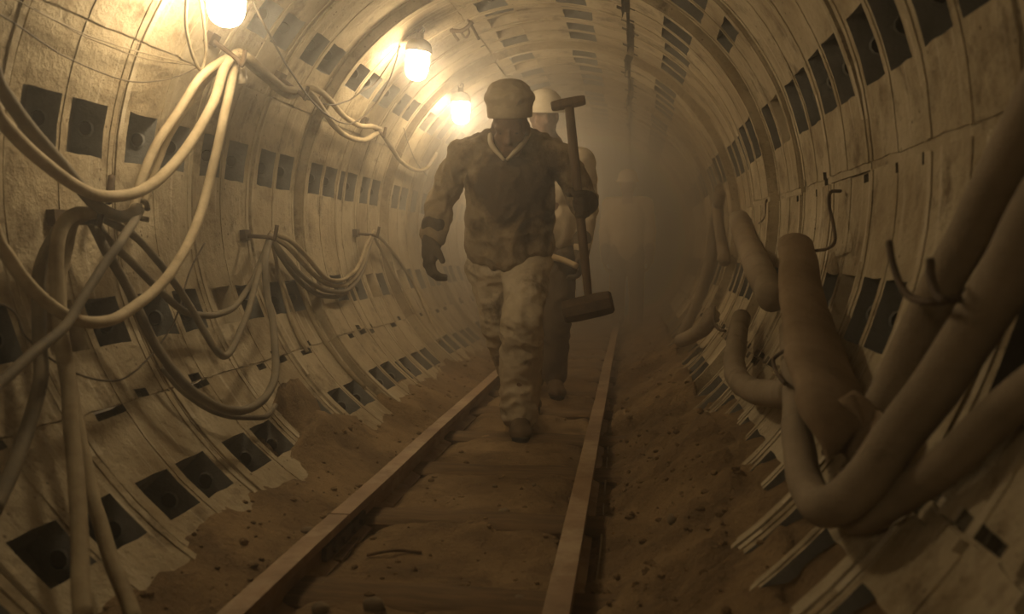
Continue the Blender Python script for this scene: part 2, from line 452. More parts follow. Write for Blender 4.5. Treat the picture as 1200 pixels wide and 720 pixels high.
# ---------------------------------------------------------------- floor of trodden dirt
def fbm(p, o=4):
    return noise.fractal(p, 0.9, 2.1, o)
RAIL_X = (-0.87, -0.16)
RAIL_TOP = 0.09
def ring_r(y):
    k = math.floor((y-Y_OFF)/RW + 0.06); k2 = math.floor((y-Y_OFF)/RW - 0.06)
    return R*min(PROUD.get(k, 1.0), PROUD.get(k2, 1.0))
def floor_z(x, y):
    z = 0.0
    R = ring_r(y)
    z += 0.018*fbm(Vector((x*3.1, y*2.2, 1.7))) + 0.010*fbm(Vector((x*11, y*9, 4.2)), 3)
    if x < -0.92:
        t = (-0.92-x)/0.42; z += 0.01 + 0.13*max(0, t)**1.6 + 0.03*min(1, t)*fbm(Vector((x*4, y*2.6, 7.1)), 4)
    if x > -0.10:
        t = (x+0.10)/0.40; z += -0.02 + 0.20*max(0, t)**1.4; z = max(z, AZ - math.sqrt(R*R-(x-AX)**2) + 0.045*(1-max(0, (x-0.18)/0.13))) if x < 0.31 else z
    if -0.10 <= x + 0.02 and x < 0.35:
        z += 0.034*fbm(Vector((x*9, y*7, 8.8)), 5)
    if -1.40 < x < -0.93 and abs(x-AX) < R:                   # dirt clinging to the foot of the wall
        cz = AZ - math.sqrt(R*R-(x-AX)**2)
        n_ = fbm(Vector((x*7, y*5, 2.2)), 5)
        z = max(z, cz + 0.016*n_ + (0.006 if x < -1.15 else 0.006 + 0.02*min(1, (x+1.15)/0.06)) - 0.055*max(0, (-1.15-x)/0.2))
    if x < -1.24: z -= min(0.16, (-1.24-x)*2.2)
    # heap of spoil against the left wall
    z += 0.30*math.exp(-(((x+1.40)/0.15)**2 + ((y-3.32)/0.30)**2))*(1+0.3*fbm(Vector((x*8, y*8, 3))))
    z += 0.07*math.exp(-(((x-0.28)/0.16)**2 + ((y-3.0)/0.5)**2))
    for rx in RAIL_X:                       # dirt banked lower beside the rails
        z -= 0.025*math.exp(-((x-rx)/0.07)**2)
    if -0.80 < x < -0.22:
        z = min(z, 0.03)
        z += 0.012*math.sin(y*2*math.pi/0.62)*0.6
    return z
V, F = [], []
NX, NYF = 140, 420
for j in range(NYF+1):
    y = -2.3 + 17.3*(j/NYF)
    for i in range(NX+1):
        x = -1.62 + 2.26*i/NX
        V.append((x, y, floor_z(x, y)))
for j in range(NYF):
    for i in range(NX):
        a = j*(NX+1)+i
        F.append((a, a+1, a+NX+2, a+NX+1))
fl = mesh_obj('floor', V, F, M['dirt']); tag(fl, 'trodden brown dirt floor of the tunnel', kind='structure')

# ---------------------------------------------------------------- narrow-gauge track
track = tag(empty('narrow_gauge_track', (-0.515, 2.5, 0)), 'narrow gauge railway track half buried in the dirt floor', 'railway track')
def rail_profile():
    return [(-0.030, 0), (0.030, 0), (0.031, -0.022), (0.026, -0.030), (0.008, -0.036), (0.007, -0.085), (0.045, -0.098), (0.045, -0.105), (-0.045, -0.105), (-0.045, -0.098), (-0.007, -0.085), (-0.008, -0.036), (-0.026, -0.030), (-0.031, -0.022)]
def rail(x, y0, y1, zt=RAIL_TOP):
    prof = rail_profile(); V, F = [], []
    steps = max(2, int((y1-y0)/0.25)); n = len(prof)
    for s in range(steps+1):
        y = y0 + (y1-y0)*s/steps
        wx = 0.004*noise.noise(Vector((x*3, y*0.8, 0))); wz = 0.004*noise.noise(Vector((x*3, y*0.9, 5)))
        for px, pz in prof: V.append((x+px+wx, y, zt+pz+wz))
    for s in range(steps):
        for k in range(n):
            k2 = (k+1) % n
            F.append((s*n+k, s*n+k2, (s+1)*n+k2, (s+1)*n+k))
    F.append(tuple(reversed(range(n)))); F.append(tuple(range(steps*n, steps*n+n)))
    o = mesh_obj('rail', V, F, M['rail'], track, smooth=False)
    return auto_smooth(o, 35)
JY = at(380, 620, 1).y and (0.80/((620-293)/1000.0))
r1 = rail(RAIL_X[0], -2.2, JY-0.004); r2 = rail(RAIL_X[0], JY+0.004, 14.8)
r3 = rail(RAIL_X[1], -2.2, 14.8)
fp = MB(); fp.box((RAIL_X[0]+0.016, JY, RAIL_TOP-0.062), 0.014, 0.36, 0.04); fp.build('fishplate', M['iron'], track)
for dy in (-0.12, -0.05, 0.05, 0.12):
    b = MB(); b.lathe([(0.0, 0.012), (0.011, 0.012), (0.011, 0), (0.011, -0.005)], (RAIL_X[0]+0.023, JY+dy, RAIL_TOP-0.062), Matrix(((0, 0, 1), (1, 0, 0), (0, 1, 0))), 6); b.build('fishplate_bolt', M['iron'], track)
ys = 1.45
k = 0
while ys < 9.5:
    zc = -0.052 + random.uniform(-0.004, 0.006)
    L = 0.98 + random.uniform(-0.05, 0.05); hw = 0.085 + random.uniform(-0.01, 0.012)
    V, F = [], []
    nx = 14
    for i in range(nx+1):
        x = -0.515 - L/2 + L*i/nx
        for (dy, dz) in ((-hw, -0.06), (-hw, 0.050), (-hw+0.02, 0.064), (hw-0.02, 0.064), (hw, 0.050), (hw, -0.06)):
            q = Vector((x*9, ys*5+dy*8, dz*10))
            V.append((x, ys+dy+0.008*noise.noise(q), zc+dz+0.006*noise.noise(q+Vector((3, 1, 4)))))
    for i in range(nx):
        for c in range(5):
            a = i*6+c; F.append((a, a+1, a+7, a+6))
    F.append((0, 1, 2, 3, 4, 5)); F.append(tuple(nx*6+c for c in (5, 4, 3, 2, 1, 0)))
    auto_smooth(mesh_obj('sleeper', V, F, M['wood'], track), 40)
    ys += 0.62 + random.uniform(-0.03, 0.03)
    k += 1

# ---------------------------------------------------------------- lamps
def hook_chain(parent, p0, p1, n=5):
    d = (p1-p0); L = d.length/n
    for i in range(n):
        c = p0 + d*((i+0.5)/n)
        t = d.normalized(); s = t.cross(Vector((0, 1, 0))).normalized() if i % 2 == 0 else t.cross(t.cross(Vector((0, 1, 0)))).normalized()
        pts = []
        for k in range(10):
            a = 2*math.pi*k/10
            pts.append(c + t*(0.62*L*math.cos(a)) + s*(0.34*L*math.sin(a)))
        pts.append(pts[0].copy())
        mb = MB(); mb.tube(pts, 0.0032, 5, 2); mb.build('chain_link', M['iron'], parent, True)
def lamp(p, label, tilt=(0, 0), anchor=None, group='jar lamps hung along the tunnel'):
    """p: middle of the glass jar"""
    L = tag(empty('jar_lamp', p), label, 'lamp', group)
    E_ = Matrix.Rotation(tilt[0], 3, 'X') @ Matrix.Rotation(tilt[1], 3, 'Y')
    g = MB(); g.lathe([(0.004, -0.088), (0.026, -0.084), (0.046, -0.070), (0.056, -0.045), (0.060, -0.01), (0.060, 0.03), (0.054, 0.058), (0.045, 0.066)], p, E_, 18)
    g.build('glass_jar', M['jar'], L, True)
    h = MB(); h.lathe([(0.045, 0.060), (0.066, 0.052), (0.070, 0.056), (0.069, 0.078), (0.060, 0.100), (0.040, 0.116), (0.020, 0.122), (0.018, 0.150), (0.002, 0.152)], p, E_, 18)
    auto_smooth(h.build('hood', M['hood'], L, True), 45)
    r = MB()
    pts = [Vector(p) + E_ @ Vector((0.018*math.cos(a), 0, 0.165+0.018*math.sin(a))) for a in [2*math.pi*k/10 for k in range(11)]]
    r.tube(pts, 0.004, 6, 2); r.build('hanging_ring', M['iron'], L, True)
    top = Vector(p) + E_ @ Vector((0, 0, 0.18))
    if anchor is not None: hook_chain(L, top, anchor, max(3, int((anchor-top).length/0.03)))
    return top
LP = []
p1_ = wall(265, -2, 1.00); p2_ = wall(489, 74, 0.99); p3_ = wall(540, 130, 0.99)
LP = [p1_, p2_, p3_]
lamp(p1_, 'brightest glowing jar lamp cut off by the top edge of the photo', anchor=polar(-47, p1_.y+0.05, 1.17))
lamp(p2_, 'glowing jar lamp under a dark hood hanging from a chain', tilt=(0, 0.12), anchor=wall(462, 47, 1.15))
lamp(p3_, 'glowing jar lamp just above the shoulder of the man with the hammer', anchor=wall(536, 104, 1.15))
p4_ = polar(-40.5, 8.1, 0.99)
lamp(polar(-45, -1.3, 0.99), 'jar lamp over the near end of the tunnel outside the photo', anchor=polar(-45, -1.25, 1.16))
lamp(polar(-40.5, 10.6, 0.99), 'farthest jar lamp swallowed by the haze', anchor=polar(-40, 10.65, 1.16))
lamp(p4_, 'far jar lamp hidden in haze behind the walking men', anchor=polar(-40, 8.15, 1.16))

# ---------------------------------------------------------------- cables on the left wall
def W(lst, r): return [wall(u, v, rr if rr else r) for (u, v, *q) in lst for rr in [(q[0] if q else r)]]
CAB = [
 ('power_cable', 'pale thick cable sagging from the upper hook to the left edge, upper loop', 'cable_light', 0.0175, [(277, 62, 1.10), (263, 80, 1.06), (250, 120), (230, 157), (200, 197), (167, 223), (133, 230), (100, 223), (50, 190), (0, 141), (-40, 95)], 1.0),
 ('power_cable', 'pale thick cable dropping from the upper hook into the largest low loop', 'cable_light', 0.0165, [(280, 60, 1.11), (274, 80, 1.07), (264, 130), (245, 215), (231, 263), (202, 317), (162, 357), (123, 377), (90, 375), (54, 353), (25, 325), (0, 289), (-40, 240)], 0.98),
 ('power_cable', 'pale cable running from the upper hook down the inside of the loops', 'cable_light', 0.0145, [(275, 64, 1.11), (263, 70, 1.09), (233, 93), (207, 133), (182, 173), (165, 213), (156, 245), (150, 262)], 1.06),
 ('power_cable', 'thin pale cable between the two upper loops', 'cable', 0.011, [(263, 72, 1.11), (235, 104), (207, 145), (194, 168), (185, 192), (173, 227), (163, 250)], 1.10),
 ('power_cable', 'dark thick cable entering at the left edge and ending at the wall hook', 'cable_dark', 0.0185, [(-40, 48), (0, 104), (37, 153), (67, 188), (93, 218), (119, 245), (141, 254), (156, 249), (160, 240, 1.08)], 1.03),
 ('power_cable', 'straight cable slanting from the wall hook down to the left edge', 'cable_dark', 0.013, [(164, 246, 1.06), (144, 281), (119, 314), (97, 350), (78, 381), (43, 411), (0, 449), (-40, 480)], 0.95),
 ('power_cable', 'thick pale cable draped over the wall bracket and hanging to the floor', 'cable', 0.019, [(112, 250, 1.08), (98, 250), (86, 252), (73, 264), (66, 292), (67, 339), (72, 400), (80, 460), (86, 520), (91, 570), (94, 640), (97, 730)], 1.04),
 ('power_cable', 'second draped cable spreading right towards the bottom edge', 'cable', 0.017, [(108, 252, 1.09), (95, 254), (84, 262), (77, 289), (71, 321), (70, 370), (78, 425), (97, 530), (113, 600), (132, 658), (158, 730)], 1.08),
 ('power_cable', 'dark cable draped leftmost below the wall bracket', 'cable_dark', 0.018, [(104, 256, 1.10), (84, 257), (68, 270), (52, 300), (45, 335), (46, 390), (46, 448), (35, 495), (16, 547), (-10, 600)], 1.09),
 ('power_cable', 'dark cable falling from the bracket into a narrow V loop', 'cable_dark', 0.0125, [(112, 252, 1.08), (126, 259), (155, 275), (185, 305), (207, 336), (231, 373), (253, 411), (265, 417), (277, 400), (290, 367), (303, 320), (318, 276, 1.10)], 1.06),
 ('power_cable', 'dark cable hanging in the lowest loop on the left wall', 'cable_dark', 0.015, [(106, 258, 1.10), (123, 292), (144, 328), (163, 367), (187, 412), (218, 452), (250, 474), (280, 481), (305, 472), (319, 452), (323, 427), (320, 383), (313, 343), (311, 305), (317, 276, 1.10)], 1.05),
 ('power_cable', 'thin cable running just below the lowest loop on the left', 'cable_dark', 0.010, [(190, 430), (215, 459), (250, 482), (285, 489), (312, 488), (322, 476, 1.17)], 1.12),
 ('power_cable', 'cable in the shallow loop between the bracket and the middle hook', 'cable_dark', 0.0125, [(110, 255, 1.10), (130, 285), (155, 309), (181, 334), (208, 360), (231, 369), (253, 369), (276, 358), (298, 325), (318, 274, 1.10)], 1.09),
 ('bundle_cable', 'uppermost cable of the bundle sagging between the two middle hooks', 'cable', 0.0115, [(317, 272, 1.10), (340, 282), (360, 302), (383, 326), (402, 328), (418, 315), (428, 290), (438, 271, 1.11)], 1.05),
 ('bundle_cable', 'middle cable of the bundle sagging between the two middle hooks', 'cable', 0.0115, [(316, 274, 1.10), (338, 290), (358, 312), (384, 333), (405, 334), (421, 318), (430, 294), (438, 273, 1.11)], 1.07),
 ('bundle_cable', 'lowest cable of the bundle sagging between the two middle hooks', 'cable_dark', 0.0125, [(315, 276, 1.11), (334, 300), (356, 325), (384, 341), (407, 340), (423, 322), (431, 297), (437, 275, 1.11)], 1.08),
 ('bundle_cable', 'short dark cable drooping under the middle bundle', 'cable_dark', 0.013, [(318, 280, 1.13), (333, 306), (350, 328), (372, 345), (392, 348), (410, 341, 1.15)], 1.12),
 ('hanging_cable', 'cable fanning from the farther hook steeply down to the wall foot', 'cable', 0.0115, [(438, 272, 1.11), (457, 291), (485, 332), (503, 372), (515, 400, 1.15)], 1.12),
 ('hanging_cable', 'left cable fanning from the farther hook to the wall foot', 'cable', 0.0105, [(437, 273, 1.11), (449, 298), (471, 339), (493, 376), (514, 403, 1.15)], 1.13),
 ('hanging_cable', 'cable lying in a long curve down the lower left wall', 'cable', 0.0105, [(322, 282, 1.12), (344, 318, 1.15), (360, 360), (378, 396), (404, 431), (428, 455)], 1.168),
 ('hanging_cable', 'thin cable falling from the middle hook in front of the pockets', 'cable', 0.009, [(319, 278, 1.12), (326, 318), (336, 358), (348, 392), (360, 412)], 1.165),
 ('trunk_cable', 'thick cable leading from the upper hook to the second ceiling hook', 'cable', 0.015, [(279, 60, 1.10), (292, 68), (312, 86), (335, 104), (354, 104, 1.11)], 1.06),
 ('trunk_cable', 'lower thick cable leading from the upper hook to the second ceiling hook', 'cable', 0.014, [(281, 64, 1.11), (295, 78), (318, 98), (338, 112), (354, 108, 1.12)], 1.09),
 ('trunk_cable', 'pale upper cable sagging under the chained lamp', 'cable_light', 0.014, [(352, 101, 1.11), (372, 105), (388, 119), (403, 136), (421, 147), (436, 148), (446, 151, 1.12)], 1.06),
 ('trunk_cable', 'pale lower cable sagging under the chained lamp', 'cable_light', 0.014, [(352, 104, 1.11), (366, 112), (380, 131), (393, 149), (408, 160), (424, 164), (438, 159), (447, 153, 1.12)], 1.04),
 ('trunk_cable', 'dusty cable running on from the bright sag towards the man', 'cable', 0.014, [(446, 152, 1.12), (457, 171), (470, 189), (486, 199), (500, 197), (512, 180)], 1.09),
 ('lamp_wire', 'thin dark wire looping from the near lamp under the chained lamp', 'wire_dark', 0.0042, [(293, -6, 1.12), (306, 22), (322, 52), (340, 83), (367, 120), (387, 137), (410, 145), (433, 130), (453, 100), (463, 75), (468, 52, 1.10)], 1.02),
 ('lamp_wire', 'thin crooked wire joining the trunk cables to the chained lamp', 'wire_dark', 0.0038, [(360, 116, 1.10), (387, 123), (405, 119), (413, 115), (425, 106), (440, 97), (455, 76), (469, 54, 1.10)], 1.05),
 ('thin_wire', 'highest thin wire strung across the upper left wall', 'wire', 0.0022, [(8, -6), (83, 33), (140, 54), (232, 78)], 1.14),
 ('thin_wire', 'second thin wire strung across the upper left wall', 'wire', 0.0022, [(40, 10), (100, 43), (173, 69), (232, 77)], 1.15),
 ('thin_wire', 'lowest slack thin wire across the upper left wall', 'wire_dark', 0.0024, [(-10, 12), (50, 50), (77, 67), (123, 87), (160, 96), (200, 92), (232, 79)], 1.14),
 ('wire_loop', 'hanging loop of wire beside the brightest lamp', 'wire', 0.006, [(219, -12), (218, 33), (226, 66), (236, 82), (241, 62), (239, 30), (234, -12)], 1.08),
 ('thin_wire', 'thin drooping wire crossing below the large low loop', 'wire_dark', 0.0030, [(-5, 355), (30, 395), (60, 421), (90, 438), (125, 446), (152, 440), (180, 413), (205, 375), (222, 320), (240, 285)], 1.10),
 ('thin_wire', 'thin wire hanging from the ceiling behind the chained lamp', 'wire_dark', 0.0032, [(473, 150), (480, 172), (488, 190), (500, 206)], 1.12),
]
for nm, lab, mt, rad, pts, r in CAB:
    wp_ = W(pts, r)
    for end in (0, -1):                     # cables that leave the photo run on along the wall
        if pts[end][0] < 0 and r < 1.2 and pts[end][1] < 500:
            e_ = wp_[end]; more = [Vector((e_.x, e_.y-0.5, e_.z+0.05)), Vector((e_.x, e_.y-1.1, e_.z+0.10)), Vector((e_.x, e_.y-2.0, e_.z+0.02))]
            wp_ = (list(reversed(more)) + wp_) if end == 0 else (wp_ + more)
    o = tube(nm, wp_, rad, M[mt], sides=10 if rad > 0.008 else 6, n=8, wob=0.004 if rad > 0.008 else 0.002)
    tag(o, lab, 'wire' if 'wire' in nm else 'cable', 'cables on the left wall')

def bracket(u, v, label, r0=1.19, r1=1.06, size=0.045):
    a, b = wall(u, v, r1), None
    t = math.atan2(a.x-AX, a.z-AZ)
    out = Vector((math.sin(t), 0, math.cos(t))); tang = Vector((0, 0, -1))
    base = Vector((AX, a.y, AZ)) + out*r0
    root = tag(empty('cable_hook', base), label, 'hook', 'cable hooks on the left wall')
    m = MB(); m.tube([base, a + Vector((0, 0, -0.02)), a + Vector((0, 0, -0.03)) - out*0.02, a + Vector((0, 0, 0.03)) - out*0.035], 0.009, 8, 5)
    m.build('hook_arm', M['iron'], root, True)
    m = MB(); m.box(base - out*0.012, size, size*1.3, size*0.9, Matrix.Rotation(t, 3, 'Y')); m.build('wall_plate', M['iron'], root)
    return root
bracket(278, 63, 'rusty hook gathering the pale cables beside the brightest lamp')
bracket(108, 252, 'rusty wall bracket carrying the draped cables near the left edge')
bracket(316, 273, 'dark hook holding the middle cable bundle on the left wall')
bracket(438, 272, 'far hook holding the cable bundle beside the man')
bracket(353, 105, 'ceiling hook where the trunk cables meet the thin wire')
bracket(446, 152, 'hook at the end of the bright sagging cables')
# curled end at the wall hook, rusty stub of a bar, hanging socket, clamp on the crown
c = wall(161, 246, 1.06)
o = tube('cable_end_loop', [c + Vector((0.035*math.cos(a), 0.01*k, 0.03*math.sin(a))) for k, a in enumerate([i*0.8 for i in range(7)])], 0.009, M['cable_dark'], n=5)
tag(o, 'small dark curl of cable at the wall hook', 'cable')
a = wall(131, 207, 1.12); b = wall(127, 238, 1.10)
tag(tube('bar_stub', [a, a.lerp(b, 0.5), b], 0.011, M['iron'], sides=6, n=3), 'short rusty bar stub sticking from the left wall', 'bar')
s = wall(283, 86, 1.06)
so = tag(empty('lamp_socket', s), 'small empty socket hanging under the upper hook', 'socket')
m = MB(); m.lathe([(0.003, -0.04), (0.018, -0.04), (0.020, -0.01), (0.017, 0.0), (0.020, 0.008), (0.014, 0.03), (0.003, 0.035)], s, None, 12); m.build('socket_body', M['socket'], so, True)
m = MB(); m.tube([s + Vector((0, 0, 0.03)), s + Vector((0.004, 0, 0.06)), wall(279, 64, 1.09)], 0.003, 5, 4); m.build('socket_cord', M['wire_dark'], so, True)
def clamp(u, v):
    c = wall(u, v, 1.10); t = math.atan2(c.x-AX, c.z-AZ); out = Vector((math.sin(t), 0, math.cos(t))); tan = Vector((math.cos(t), 0, -math.sin(t)))
    root = tag(empty('ceiling_clamp', c), 'rusty clamp with two hanging pins on the tunnel crown', 'clamp')
    m = MB(); m.tube([c + out*0.08 - tan*0.05, c - tan*0.05, c - tan*0.04 - out*0.05], 0.008, 7, 4); m.build('pin', M['iron'], root, True)
    m = MB(); m.tube([c + out*0.08 + tan*0.05, c + tan*0.055, c + tan*0.065 - out*0.09], 0.008, 7, 4); m.build('pin', M['iron'], root, True)
    m = MB(); m.tube([c + out*0.02 - tan*0.06, c - out*0.01 + tan*0.0, c + out*0.01 + tan*0.07], 0.011, 7, 4); m.build('cross_bar', M['iron'], root, True)
    m = MB(); m.tube([c - out*0.01 - tan*0.01, c - out*0.05 + tan*0.0, c - out*0.035 + tan*0.03, c - out*0.0 + tan*0.03], 0.006, 7, 4); m.build('shackle', M['iron'], root, True)
clamp(541, 34)

# ---------------------------------------------------------------- hoses on the right wall
def hose(name, label, pts, r, rad, mat='hose', sides=18, n=10, cat='hose'):
    o = tube(name, W(pts, r), rad, M[mat], sides=sides, n=n, wob=0.006)
    return tag(o, label, cat, 'hoses along the right wall')
hose('thick_hose', 'thickest hose slanting down from the right edge into a U bend', [(1270, 160), (1215, 255), (1160, 355), (1110, 432), (1062, 500), (1018, 558), (982, 590), (956, 590), (941, 560), (936, 510), (934, 462), (931, 420), (926, 385)], 1.07, [0.040]*5 + [0.039, 0.038, 0.037, 0.036, 0.036, 0.036, 0.036, 0.034])
hose('thick_hose', 'upper thick hose slanting from the right edge behind the U-bent hose', [(1260, 30), (1205, 140), (1160, 228), (1118, 305), (1084, 372), (1056, 430), (1036, 475), (1020, 500)], 1.12, 0.038)
hose('thick_hose', 'lower dark hose running from the right edge under the U bend', [(1270, 405), (1205, 457), (1165, 492), (1118, 538), (1062, 578), (1010, 606), (984, 598)], 1.13, 0.031)
# canvas duct, flattened
def wn_(p): return Vector((p.x-AX, 0, p.z-AZ)).normalized()
dp = W([(932, 284), (938, 330), (946, 375), (957, 420), (971, 462), (988, 497), (1010, 512, 1.10), (1034, 492, 1.12)], 1.06)
o = tube('canvas_duct', dp, [0.044, 0.042, 0.042, 0.043, 0.044, 0.044, 0.042, 0.036], M['canvas'], sides=22, n=10, wob=0.010, flat=(wn_, [1.35 + 0.75*min(1, i/32) for i in range(90)]))
tag(o, 'wide flattened canvas air duct hanging in front of the right wall', 'duct')
hose('bent_hose', 'L-shaped bent hose lying left of the canvas duct', [(868, 372), (864, 400), (861, 425), (866, 447), (884, 459), (905, 462), (932, 461)], 1.07, 0.040)
hose('pipe_stub', 'short slanting pipe stub with a broken lower end', [(866, 258), (876, 286), (890, 318), (905, 350)], 1.08, [0.058, 0.060, 0.062, 0.054], n=8)
hose('pipe_stub', 'short upright pale pipe stub left of the slanting one', [(840, 240), (843, 268), (849, 306)], 1.10, 0.036, n=8)
hose('far_hose', 'far hose curving down the right wall into the haze', [(846, 222), (838, 268), (831, 312), (819, 352), (806, 384), (798, 398)], 1.12, 0.045)
hose('far_hose', 'far hose end bending up from the wall foot', [(798, 400), (812, 394), (826, 384), (836, 366)], 1.08, 0.042)
def wallhook(label, pts, r, rad=0.006, mat='iron'):
    o = tube('wall_hook', W(pts, r), rad, M[mat], sides=8, n=8); tag(o, label, 'hook', 'wire hooks on the right wall')
wallhook('large curved iron hook in front of the thick hoses', [(1042, 284), (1046, 308), (1056, 335), (1070, 350), (1094, 354), (1124, 350, 1.03)], 0.99, 0.0065)
wallhook('short hook tip rising between the thick hoses', [(1090, 305), (1091, 325), (1098, 345), (1108, 353)], 0.985, 0.007)
wallhook('bent wire hook above the canvas duct', [(985, 224, 1.17), (973, 226), (972, 243), (977, 265), (978, 284), (968, 292), (955, 294, 1.12)], 1.13, 0.0055)
wallhook('wire hook above the slanting pipe stub', [(905, 232, 1.17), (898, 236), (897, 254), (890, 262)], 1.13, 0.006)
wallhook('bent wire hook at the end of the L-shaped hose', [(926, 408), (912, 416), (906, 424), (912, 440), (920, 450)], 1.02, 0.0055)
wallhook('wire hook beside the top of the L-shaped hose', [(838, 360), (837, 376), (842, 386), (850, 388)], 1.05, 0.006)

# loose rubble crumbs along the longitudinal joint on the right
V, F = [], []
def rock_data(c, s, seed, seg=1):
    bm = bmesh.new(); bmesh.ops.create_icosphere(bm, subdivisions=seg, radius=1.0)
    rnd = random.Random(seed); sx, sy, sz = (s*rnd.uniform(0.7, 1.3), s*rnd.uniform(0.7, 1.3), s*rnd.uniform(0.5, 0.9))
    V = []
    for v in bm.verts:
        q = 1 + 0.35*noise.noise(v.co*1.6 + Vector((seed*3.7, 1, 2)))
        V.append(Vector((v.co.x*sx*q, v.co.y*sy*q, v.co.z*sz*q)) + Vector(c))
    F = [tuple(v.index for v in f.verts) for f in bm.faces]
    bm.free(); return V, F
# ---------------------------------------------------------------- gravel, stones and debris
g = MB(); rnd = random.Random(5)
for i in range(1300):
    y = 1.3 + 6.5*rnd.random()**1.6
    x = rnd.choice((rnd.uniform(-0.08, 0.32), rnd.uniform(-1.25, -0.95), rnd.uniform(-0.8, -0.22), rnd.uniform(-0.1, 0.2)))
    s = 0.004 + 0.011*rnd.random()**2.5
    g.add(*rock_data((x, y, floor_z(x, y)+s*0.2), s, i))
gr = g.build('gravel', M['dirt']); tag(gr, 'fine gravel and crumbs of earth scattered over the floor', 'gravel', kind='stuff')
def ground(u, v):
    r = ray(u, v); t = (0.0-CAM.z)/r.z; p = CAM + r*t
    for _ in range(4):
        z = floor_z(p.x, p.y); t = (z-CAM.z)/r.z; p = CAM + r*t
    return p
STONES = [(438, 713, 0.024, 'rounded stone at the bottom edge inside the left rail'), (610, 706, 0.017, 'small stone near the bottom edge beside the right rail'), (591, 601, 0.015, 'dark stone lying in the middle of the track'),
          (626, 570, 0.012, 'pale pebble on the track in front of the boot'), (580, 571, 0.009, 'tiny pebble left of the pale one on the track'), (375, 716, 0.020, 'stone at the bottom edge against the left rail'),
          (788, 612, 0.020, 'stone on the dirt bank right of the track'), (360, 625, 0.020, 'stone outside the left rail near its joint'), (466, 712, 0.014, 'low stone right of the rounded one at the bottom edge'), (735, 470, 0.02, 'stone beside the right rail farther back')]
for i, (u, v, s, lab) in enumerate(STONES):
    p = ground(u, v)
    V, F = rock_data(p + Vector((0, 0, s*0.35)), s, 900+i, 2)
    tag(mesh_obj('stone', V, F, M['stone'], origin=p), lab, 'stone', 'stones on the tunnel floor')
a, b = ground(430, 654), ground(494, 650)
tag(tube('stick', [a+Vector((0, 0, .008)), a.lerp(b, .5)+Vector((0, .01, .014)), b+Vector((0, 0, .006))], 0.005, M['wood'], sides=6), 'short dark stick lying across the track by the left rail', 'stick')
a, b = ground(395, 662), ground(418, 636)
m = MB(); m.box((a+b)/2 + Vector((0, 0, 0.012)), 0.03, (b-a).length, 0.012, Matrix.Rotation(-math.atan2((b-a).x, (b-a).y), 3, 'Z')); tag(m.build('wood_splinter', M['wood']), 'flat wood splinter leaning by the left rail', 'splinter')
wp = [ground(u, v) + Vector((0, 0, 0.006)) for u, v in ((688, 722), (699, 680), (704, 640), (707, 600), (710, 560), (713, 520))]
tag(tube('ground_wire', wp, 0.0035, M['cable'], sides=6), 'thin wire lying in the dirt along the right rail', 'wire')

# ---------------------------------------------------------------- people
def capsule(p0, p1, r0, r1, n=6, sides=14):
    p0, p1 = Vector(p0), Vector(p1)
    d = (p1-p0); L = d.length
    t = d.normalized() if L > 1e-6 else Vector((0, 0, 1))
    pts, rr = [], []
    for k in range(n+1):
        a = math.pi/2*k/n
        pts.append(p0 - t*(r0*math.cos(a))); rr.append(max(r0*math.sin(a), r0*0.03))
    for k in range(n+1):
        a = math.pi/2*k/n
        pts.append(p1 + t*(r1*math.sin(a))); rr.append(max(r1*math.cos(a), r1*0.03))
    V, F = [], []
    up = Vector((0, 0, 1)) if abs(t.z) < 0.9 else Vector((1, 0, 0))
    nv = (up - t*up.dot(t)).normalized(); bv = t.cross(nv)
    for p, r in zip(pts, rr):
        for k in range(sides):
            a = 2*math.pi*k/sides; V.append(p + nv*(r*math.cos(a)) + bv*(r*math.sin(a)))
    m = len(pts)
    for i in range(m-1):
        for k in range(sides):
            k2 = (k+1) % sides; F.append((i*sides+k, i*sides+k2, (i+1)*sides+k2, (i+1)*sides+k))
    F.append(tuple(reversed(range(sides)))); F.append(tuple(range((m-1)*sides, m*sides)))
    return V, F
def ellipsoid(c, rx, ry, rz, M3=None, seg=2):
    bm = bmesh.new(); bmesh.ops.create_uvsphere(bm, u_segments=20, v_segments=14, radius=1.0)
    M3 = M3 or Matrix.Identity(3)
    V = [Vector(c) + M3 @ Vector((v.co.x*rx, v.co.y*ry, v.co.z*rz)) for v in bm.verts]
    F = [tuple(v.index for v in f.verts) for f in bm.faces]
    bm.free(); return V, F
